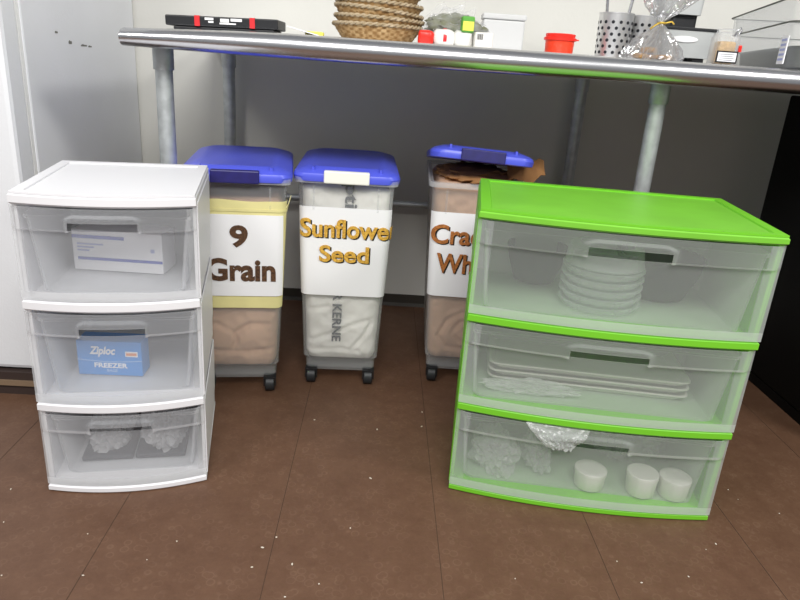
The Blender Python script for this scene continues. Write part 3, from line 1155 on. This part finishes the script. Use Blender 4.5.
# black tool box with print
k = at('flat_case', 'flat black case with red and white print at table left end', 'case', -0.385, 1.72, -0.03)
k.location.z = TZ - 0.0050
k.rotation_euler.y = -0.021
obj('case_tray', B(-0.118, 0.118, -0.048, 0.052, 0.0, 0.009), M['blackp'], k, bevel=0.003)
ct = obj('case_lid', B(-0.135, 0.127, -0.052, 0.055, 0.0095, 0.032), M['blackp'], k, bevel=0.003)
for a, b in ((-0.066, -0.054), (0.062, 0.074)):
    obj('red_band', B(a, b, -0.0535, 0.0, 0.010, 0.0328), M['redink'], ct)
bm = bmesh.new()
for a, b, z0, z1 in ((-0.042, -0.022, 0.024, 0.029), (-0.034, -0.022, 0.018, 0.022), (-0.006, 0.014, 0.020, 0.028), (0.018, 0.044, 0.023, 0.029), (-0.008, 0.03, 0.016, 0.019)):
    box(bm, a, b, -0.0532, -0.050, z0, z1)
obj('print', bm, M['whitemark'], ct)
bm = bmesh.new()
loft(bm, [[(0.0, -0.03, z), (0.075, -0.025, z), (0.06, 0.05, z), (0.0, 0.05, z)] for z in (0.0, 0.002)])
for v in bm.verts:
    v.co.z += max(0, 0.016 - v.co.x * 0.22)
o = obj('paper_slip', bm, M['paper'], loc=(-0.238, 1.685, TZ))
tag(o, 'pale paper slip lying against right end of the black case', 'paper')
o = obj('sponge', B(-0.022, 0.022, -0.015, 0.015, 0, 0.011), M['lemon'], bevel=0.003, loc=(-0.18, 1.72, TZ))
tag(o, 'small yellow sponge pad between black case and wicker baskets', 'sponge')


# woven baskets
def basket(idx, x, y, z, a0, a1, b0, b1, h, m, lb, tilt=(0, 0)):
    t = thing('wicker_basket', lb, 'basket', (x, y, z), 0.0, 'wicker baskets stacked on the table')
    t.rotation_euler = (tilt[0], tilt[1], 0.15 * idx)
    bm = bmesh.new()
    n, nr = 176, 6
    ring_out, ring_in = [], []
    for j in range(nr + 1):
        s = j / nr
        z_ = h * s
        a, b = a0 + (a1 - a0) * s ** 0.9, b0 + (b1 - b0) * s ** 0.9
        ro = []
        ri = []
        for i in range(n):
            th = 2 * PI * i / n
            wv = 0.0028 * math.sin(th * 22 + (PI if j % 2 else 0))
            ro.append(((a + wv) * math.cos(th), (b + wv) * math.sin(th), z_))
            ri.append(((a - 0.004 + wv) * math.cos(th), (b - 0.004 + wv) * math.sin(th), max(z_, 0.004)))
        ring_out.append(ro)
        ring_in.append(ri)
    loft(bm, ring_out + ring_in[::-1])
    obj('weave', bm, m, t, smooth=70)
    bm = bmesh.new()
    nn = 96
    for ph in (0, PI):
        rings = []
        for i in range(nn):
            th = 2 * PI * i / nn
            tw = th * 21 + ph
            rr_ = 0.0026
            cx, cz = rr_ * math.cos(tw), h + rr_ * math.sin(tw)
            c = Vector(((a1 + cx) * math.cos(th), (b1 + cx) * math.sin(th), cz))
            nrm = Vector((math.cos(th), math.sin(th), 0))
            rings.append([bm.verts.new(c + nrm * 0.0026 * math.cos(q) + Vector((0, 0, 1)) * 0.0034 * math.sin(q)) for q in [2 * PI * e / 6 for e in range(6)]])
        for i in range(nn):
            A, C = rings[i], rings[(i + 1) % nn]
            for e in range(6):
                bm.faces.new((A[e], A[(e + 1) % 6], C[(e + 1) % 6], C[e]))
    obj('rim', bm, M['wicker2'], t, smooth=70)
    return t


bl = ['oval wicker basket at the bottom of the basket stack', 'oval wicker basket second from bottom of the basket stack',
      'oval wicker basket third from bottom of the basket stack', 'oval wicker basket fourth from bottom of the basket stack', 'oval wicker basket topmost of the basket stack']
for i in range(5):
    basket(i, -0.033 + 0.003 * (i % 2), 1.90, TZ + [0, 0.017, 0.036, 0.053, 0.071][i], 0.086 + 0.002 * i, 0.117, 0.066, 0.088, 0.042, M['wicker'], bl[i],
           ((0.0, 0.0), (0.0, 0.025), (0.01, 0.075), (0.0, 0.02), (0.0, -0.04))[i])

# groceries in a clear bag
for i, (x, y, sx, sy, sz, m_, lb) in enumerate(((0.092, 1.80, 0.020, 0.016, 0.018, 'red', 'small red packet at left of the white packets on the table'),
                                                (0.138, 1.81, 0.028, 0.02, 0.021, 'foam', 'white packet with red band among packets behind table edge'),
                                                (0.187, 1.81, 0.024, 0.02, 0.021, 'foam', 'plain white packet under the green and yellow packet'))):
    t = at('food_packet', lb, 'packet', x, y, 0, 'packets under the clear bag')
    obj('pouch', blob(sx, sy, sz, 41 + i, 0.12, 3, 3, 0.1, True, 0.5), M[m_], t, smooth=60)
    if i == 1:
        bm = bmesh.new()
        loft(bm, [[(0.0 + sx * 1.04 * dx, -sy * 1.06 * math.cos(q), sz + sz * 1.06 * math.sin(q)) for q in [-PI / 2 + PI * e / 10 for e in range(11)]] for dx in (-0.08, 0.22)], False, False, closed=False)
        obj('red_band', bm, M['redink'], t, smooth=60, solid=0.001)
t = at('food_packet', 'white packet with black barcode beside the white packets', 'packet', 0.237, 1.80, 0.05, 'packets under the clear bag')
obj('pouch', B(-0.024, 0.024, -0.02, 0.02, 0, 0.040), M['foam'], t, bevel=0.005)
bm = bmesh.new()
for q in range(7):
    box(bm, -0.018 + q * 0.0022, -0.0172 + q * 0.0022 + 0.0006 * (q % 2), -0.0206, -0.019, 0.022, 0.035)
obj('barcode', bm, M['ink'], t)
t = at('produce_bag', 'grey clear bag of dark greens piled above white packets', 'bag', 0.172, 1.885, 0)
obj('contents', blob(0.075, 0.035, 0.032, 51, 0.3, 4, 4, 0.3), M['greens'], t, smooth=60, loc=(0.0, 0, 0.02))
bm = blob(0.09, 0.04, 0.038, 52, 0.25, 3, 4, 0.4)
for v in bm.verts:
    if v.co.z > 0.055:
        k_ = (v.co.z - 0.055)
        v.co.z += k_ * 1.9
        v.co.x += k_ * 1.2
obj('bag_film', bm, M['film'], t, smooth=30, loc=(0, 0, 0.018))
t = at('label_packet', 'green and yellow labelled packet on the clear produce bag', 'packet', 0.195, 1.80, 0.1)
t.location.z = TZ + 0.037
obj('pouch', B(-0.016, 0.016, -0.012, 0.012, 0, 0.038), M['lime'], t, bevel=0.004)
obj('yellow_panel', B(-0.014, 0.014, -0.0128, -0.010, 0.004, 0.026), M['lemon'], t, bevel=0.001)

# grey box behind
t = at('storage_box', 'pale grey plastic box standing against the back wall', 'box', 0.35, 2.22, -0.05)
obj('box_body', B(-0.064, 0.064, -0.04, 0.04, 0.0, 0.098), M['palegrey'], t, bevel=0.006)
obj('box_lid', B(-0.067, 0.067, -0.043, 0.043, 0.0985, 0.115), M['palegrey'], t, bevel=0.004)

# red tub
t = at('small_tub', 'small round red tub with lid on the table', 'tub', 0.434, 1.80)
bm = bmesh.new()
lathe(bm, [(0.033, 0.0), (0.035, 0.003), (0.0365, 0.034)], 28)
obj('tub_body', bm, M['orange'], t, smooth=40)
bm = bmesh.new()
lathe(bm, [(0.041, 0.034), (0.041, 0.040), (0.037, 0.042), (0.0375, 0.049), (0.034, 0.050)], 28)
ld = obj('tub_lid', bm, M['red'], t, smooth=40)
obj('lid_tab', B(0.038, 0.047, -0.005, 0.005, 0.036, 0.039), M['red'], ld)


# perforated cutlery cylinder
def cylinder(x, y, r, h, lb, m, holes=True):
    t = at('cutlery_cylinder', lb, 'utensil holder', x, y, 0, 'perforated steel cylinders')
    bm = bmesh.new()
    lathe(bm, [(r * 0.93, 0), (r, h * 0.97), (r * 1.02, h * 0.975), (r * 1.02, h), (r * 0.97, h), (r * 0.9, 0.004)], 40)
    b = obj('shell', bm, m, t, smooth=40)
    bm = bmesh.new()
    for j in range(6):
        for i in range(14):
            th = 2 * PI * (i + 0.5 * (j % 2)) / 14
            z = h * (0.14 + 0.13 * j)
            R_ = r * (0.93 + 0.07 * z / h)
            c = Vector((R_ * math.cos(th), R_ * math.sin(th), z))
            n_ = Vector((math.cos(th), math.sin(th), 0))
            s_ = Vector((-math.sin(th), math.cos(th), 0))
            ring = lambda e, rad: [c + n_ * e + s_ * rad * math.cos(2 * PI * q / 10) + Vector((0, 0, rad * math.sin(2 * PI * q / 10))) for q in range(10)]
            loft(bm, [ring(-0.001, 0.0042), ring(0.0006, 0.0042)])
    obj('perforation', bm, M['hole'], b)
    return t


cylinder(0.588, 1.86, 0.044, 0.112, 'perforated steel cutlery cylinder right of the red tub', M['steelcan'])
cylinder(0.672, 1.885, 0.040, 0.112, 'perforated steel cylinder partly hidden by cellophane bag', M['steelcan'])
for i, (x, y, lean_, lb) in enumerate(((0.575, 1.865, -0.12, 'steel utensil leaning left in the left cutlery cylinder'), (0.604, 1.855, 0.12, 'steel utensil leaning right in the left cutlery cylinder'))):
    bm = bmesh.new()
    tube(bm, (x, y, TZ + 0.006), (x + lean_ * 0.19, y, TZ + 0.20), 0.004, 10)
    bmesh.ops.translate(bm, verts=bm.verts, vec=(-x, -y, -TZ))
    o = obj('utensil', bm, M['steel'], smooth=40, loc=(x, y, TZ))
    tag(o, lb, 'utensil', 'utensils in the cylinder')

# cellophane gift bag
t = at('cellophane_bag', 'clear cellophane bag of cookies tied with a gold twist', 'gift bag', 0.655, 1.745)
bm = bmesh.new()
n = 38
rings = []
prof = [(0.0, 0.066, 0.042), (0.012, 0.066, 0.046), (0.03, 0.060, 0.043), (0.05, 0.044, 0.034), (0.068, 0.026, 0.022), (0.082, 0.010, 0.010), (0.088, 0.006, 0.006), (0.094, 0.010, 0.010), (0.108, 0.028, 0.020), (0.125, 0.046, 0.030), (0.145, 0.060, 0.036), (0.165, 0.066, 0.038)]
for z, a, b in prof:
    ring = []
    for i in range(n):
        th = 2 * PI * i / n
        q = Vector((math.cos(th) * 2.2, math.sin(th) * 2.2, z * 24))
        k_ = 1 + 0.30 * noise.noise(q) + 0.18 * math.sin(th * 9 + z * 30) * min(1, abs(z - 0.088) * 22) + 0.12 * (abs(noise.noise(q * 2.4)) - 0.2)
        sl_ = 0.010 * (z / 0.088) if z < 0.088 else 0.010 + (z - 0.088) * 0.15 - 0.004
        ring.append((a * k_ * math.cos(th) + sl_, b * k_ * math.sin(th), z + (0.012 * noise.noise(q * 1.4) if z > 0.14 else 0)))
    rings.append(ring)
loft(bm, rings, True, False)
obj('cellophane', bm, M['cello'], t)
bm = bmesh.new()
path_tube(bm, [(0.010 + 0.009 * math.cos(q), 0.009 * math.sin(q), 0.088) for q in [2 * PI * e / 12 for e in range(13)]], 0.0025)
path_tube(bm, [(0.016, -0.006, 0.088), (0.03, -0.012, 0.092), (0.036, -0.012, 0.086)], 0.002)
path_tube(bm, [(0.004, -0.008, 0.088), (-0.01, -0.014, 0.082), (-0.022, -0.016, 0.072)], 0.002)
obj('twist_tie', bm, M['gold'], t, smooth=60)
for i, (x, y, z) in enumerate(((-0.032, -0.008, 0.003), (0.0, 0.004, 0.003), (0.03, -0.006, 0.003), (-0.012, -0.004, 0.018))):
    bm = bmesh.new()
    lathe(bm, [(0.016, 0), (0.020, 0.004), (0.019, 0.010), (0.012, 0.013)], 20)
    o = obj('cookie', bm, M['cookie'], smooth=60, loc=(0.655 + x, 1.745 + y, TZ + z))
    tag(o, ['round cookie leftmost inside the cellophane bag', 'round cookie in the middle inside the cellophane bag', 'round cookie rightmost inside the cellophane bag', 'round cookie on top of others inside the cellophane bag'][i], 'cookie', 'cookies in the cellophane bag')

# grey appliance
t = at('kitchen_grinder', 'grey metal kitchen appliance with black-edged base and boxy hopper', 'appliance', 0.815, 1.98)
bm = bmesh.new()
loft(bm, [[(px, py, z) for px, py in rr(a, b, 0.012, 4)] for a, b, z in ((0.068, 0.055, 0.0195), (0.074, 0.06, 0.088))])
bs = obj('base_housing', bm, M['greyp'], t, smooth=40)
bm = bmesh.new()
loft(bm, [[(px, py, z) for px, py in rr(0.079, 0.064, 0.012, 4)] for z in (0.0885, 0.096)])
obj('black_edge', bm, M['blackp'], bs, bevel=0.002)
bm = bmesh.new()
loft(bm, [[(0.036 * math.cos(2 * PI * i / 20) - 0.012, y, 0.066 + 0.008 * math.sin(2 * PI * i / 20)) for i in range(20)] for y in (-0.056, -0.0615)])
obj('highlight_smear', bm, M['whitemark'], bs)  # bright smear on the housing, a highlight painted as a white oval
for sx in (-1, 1):
    for sy in (-1, 1):
        obj('foot', B(sx * 0.04 - 0.016, sx * 0.04 + 0.016, sy * 0.035 - 0.014, sy * 0.035 + 0.014, 0, 0.0195), M['rubberfoot'], t, bevel=0.002)
bm = bmesh.new()
loft(bm, [[(px - 0.012, py, z) for px, py in rr(0.036, 0.034, 0.01, 4)] for z in (0.096, 0.128)])
obj('neck', bm, M['blackp'], t, smooth=40)
bm = bmesh.new()
loft(bm, [[(px - 0.028, py, z) for px, py in rr(a, 0.05, 0.012, 4)] for a, z in ((0.055, 0.128), (0.064, 0.29))])
obj('hopper', bm, M['greyp'], t, smooth=40)

# jar
t = at('glass_jar', 'small clear jar of tan pasta with black-framed white label', 'jar', 0.842, 1.765, -0.05)
bm = bmesh.new()
loft(bm, [[(px, py, z) for px, py in rr(a, a, 0.010, 4)] for a, z in ((0.026, 0), (0.029, 0.003), (0.029, 0.066), (0.024, 0.075), (0.024, 0.078), (0.022, 0.078), (0.022, 0.074), (0.0265, 0.066), (0.0265, 0.004))])
obj('jar_body', bm, M['cup'], t, smooth=40)
obj('contents', B(-0.021, 0.021, -0.021, 0.021, 0.0045, 0.058), M['grain'], t, bevel=0.006)
lb_ = obj('jar_label', B(-0.028, 0.024, -0.0312, -0.0292, 0.007, 0.035), M['ink'], t)
obj('label_face', B(-0.0245, 0.0205, -0.0318, -0.0311, 0.0105, 0.0315), M['paper'], lb_)
bm = bmesh.new()
for r_ in range(4):
    box(bm, -0.02, 0.012 + 0.004 * (r_ % 2), -0.0322, -0.0317, 0.013 + r_ * 0.0045, 0.0142 + r_ * 0.0045)
obj('print', bm, M['grayink'], lb_)
obj('red_seal', B(0.024, 0.031, -0.0312, -0.022, 0.034, 0.05), M['red'], t, bevel=0.002)
bm = bmesh.new()
lathe(bm, [(0.022, 0.078), (0.025, 0.080), (0.025, 0.086), (0.01, 0.088)], 24)
obj('jar_lid', bm, M['cup'], t, smooth=40)
bm = bmesh.new()
path_tube(bm, [(0.008, -0.026, 0.07), (0.012, -0.029, 0.084), (0.018, -0.029, 0.09), (0.022, -0.028, 0.082), (0.016, -0.027, 0.074)], 0.0022)
obj('wire_clip', bm, M['steel'], t, smooth=60)

# big clear food box
P1, P2 = Vector((1.098, 2.28, 0)), Vector((0.923, 1.63, 0))
L = (P2 - P1).length
ang = math.atan2((P2 - P1).y, (P2 - P1).x)
t = thing('food_box', 'large clear plastic food box at the right end of table', 'food box', (*((P1 + P2) / 2).xy, TZ), ang)
# local: x along the long side towards the camera, +y is the box's left of travel = image right
HWB = 0.15
bm = bmesh.new()
R = []
for z, ins in ((0.0, 0.022), (0.004, 0.018), (0.100, 0.010), (0.104, 0.004), (0.106, 0.0), (0.150, -0.002), (0.154, -0.008), (0.157, -0.008), (0.157, 0.002), (0.106, 0.008), (0.006, 0.022)):
    R.append([(px, py, z) for px, py in rr(L / 2 - ins, HWB - ins, 0.03, 5, 0, HWB)])
loft(bm, R)
obj('box_body', bm, M['clearbox'], t, smooth=35)
bm = bmesh.new()
for z, ins in ((0.104, 0.001), (0.155, -0.010)):
    o_ = rr(L / 2 - ins, HWB - ins, 0.03, 5, 0, HWB)
    i_ = rr(L / 2 - ins - 0.004, HWB - ins - 0.004, 0.03, 5, 0, HWB)
    loft(bm, [[(*p, z) for p in i_], [(*p, z) for p in o_], [(*p, z + 0.003) for p in o_], [(*p, z + 0.003) for p in i_], [(*p, z) for p in i_]], False, False)
lab(obj('edge_bead', bm, M['dgrey'], t, smooth=30), 'darker moulded edge lines')
o = obj('box_label', B(L / 2 - 0.085, L / 2 - 0.03, 0.007, 0.0095, 0.012, 0.075), M['paper'], t)
bm = bmesh.new()
for q in range(5):
    box(bm, L / 2 - 0.078, L / 2 - 0.037, 0.0062, 0.0071, 0.02 + q * 0.011, 0.025 + q * 0.011)
obj('print', bm, M['pale'], o)
t2 = thing('food_tray', 'dark grey tray inside the large clear food box', 'tray', (t.location.x, t.location.y, TZ + 0.0065), ang)
bm = bmesh.new()
R = []
for z, ins in ((0.0, 0.036), (0.044, 0.030), (0.046, 0.026), (0.048, 0.026), (0.048, 0.032), (0.004, 0.040)):
    R.append([(px, py, z) for px, py in rr(L / 2 - ins, HWB - ins, 0.03, 5, 0, HWB)])
loft(bm, R)
obj('tray_body', bm, M['dgrey'], t2, smooth=35)

# ------------------------------------------------------------------ crumbs on the floor
bm = bmesh.new()
for i in range(46):
    x, y = random.uniform(-0.75, 0.95), random.uniform(0.88, 1.62)
    if -0.72 < x < -0.25 and 1.12 < y < 1.62 or 0.15 < x < 0.8 and 1.12 < y < 1.6:
        continue
    s = random.uniform(0.0009, 0.0021)
    mt = Matrix.Translation((x, y, s * 0.7)) @ Matrix.Rotation(random.uniform(0, 3), 4, 'Z') @ Matrix.Diagonal((s * random.uniform(1, 2.2), s, s * 0.7, 1))
    bmesh.ops.create_icosphere(bm, subdivisions=1, radius=1, matrix=mt)
tag(obj('crumbs', bm, M['crumb']), 'pale crumbs scattered over the brown floor', 'crumbs', kind='stuff')
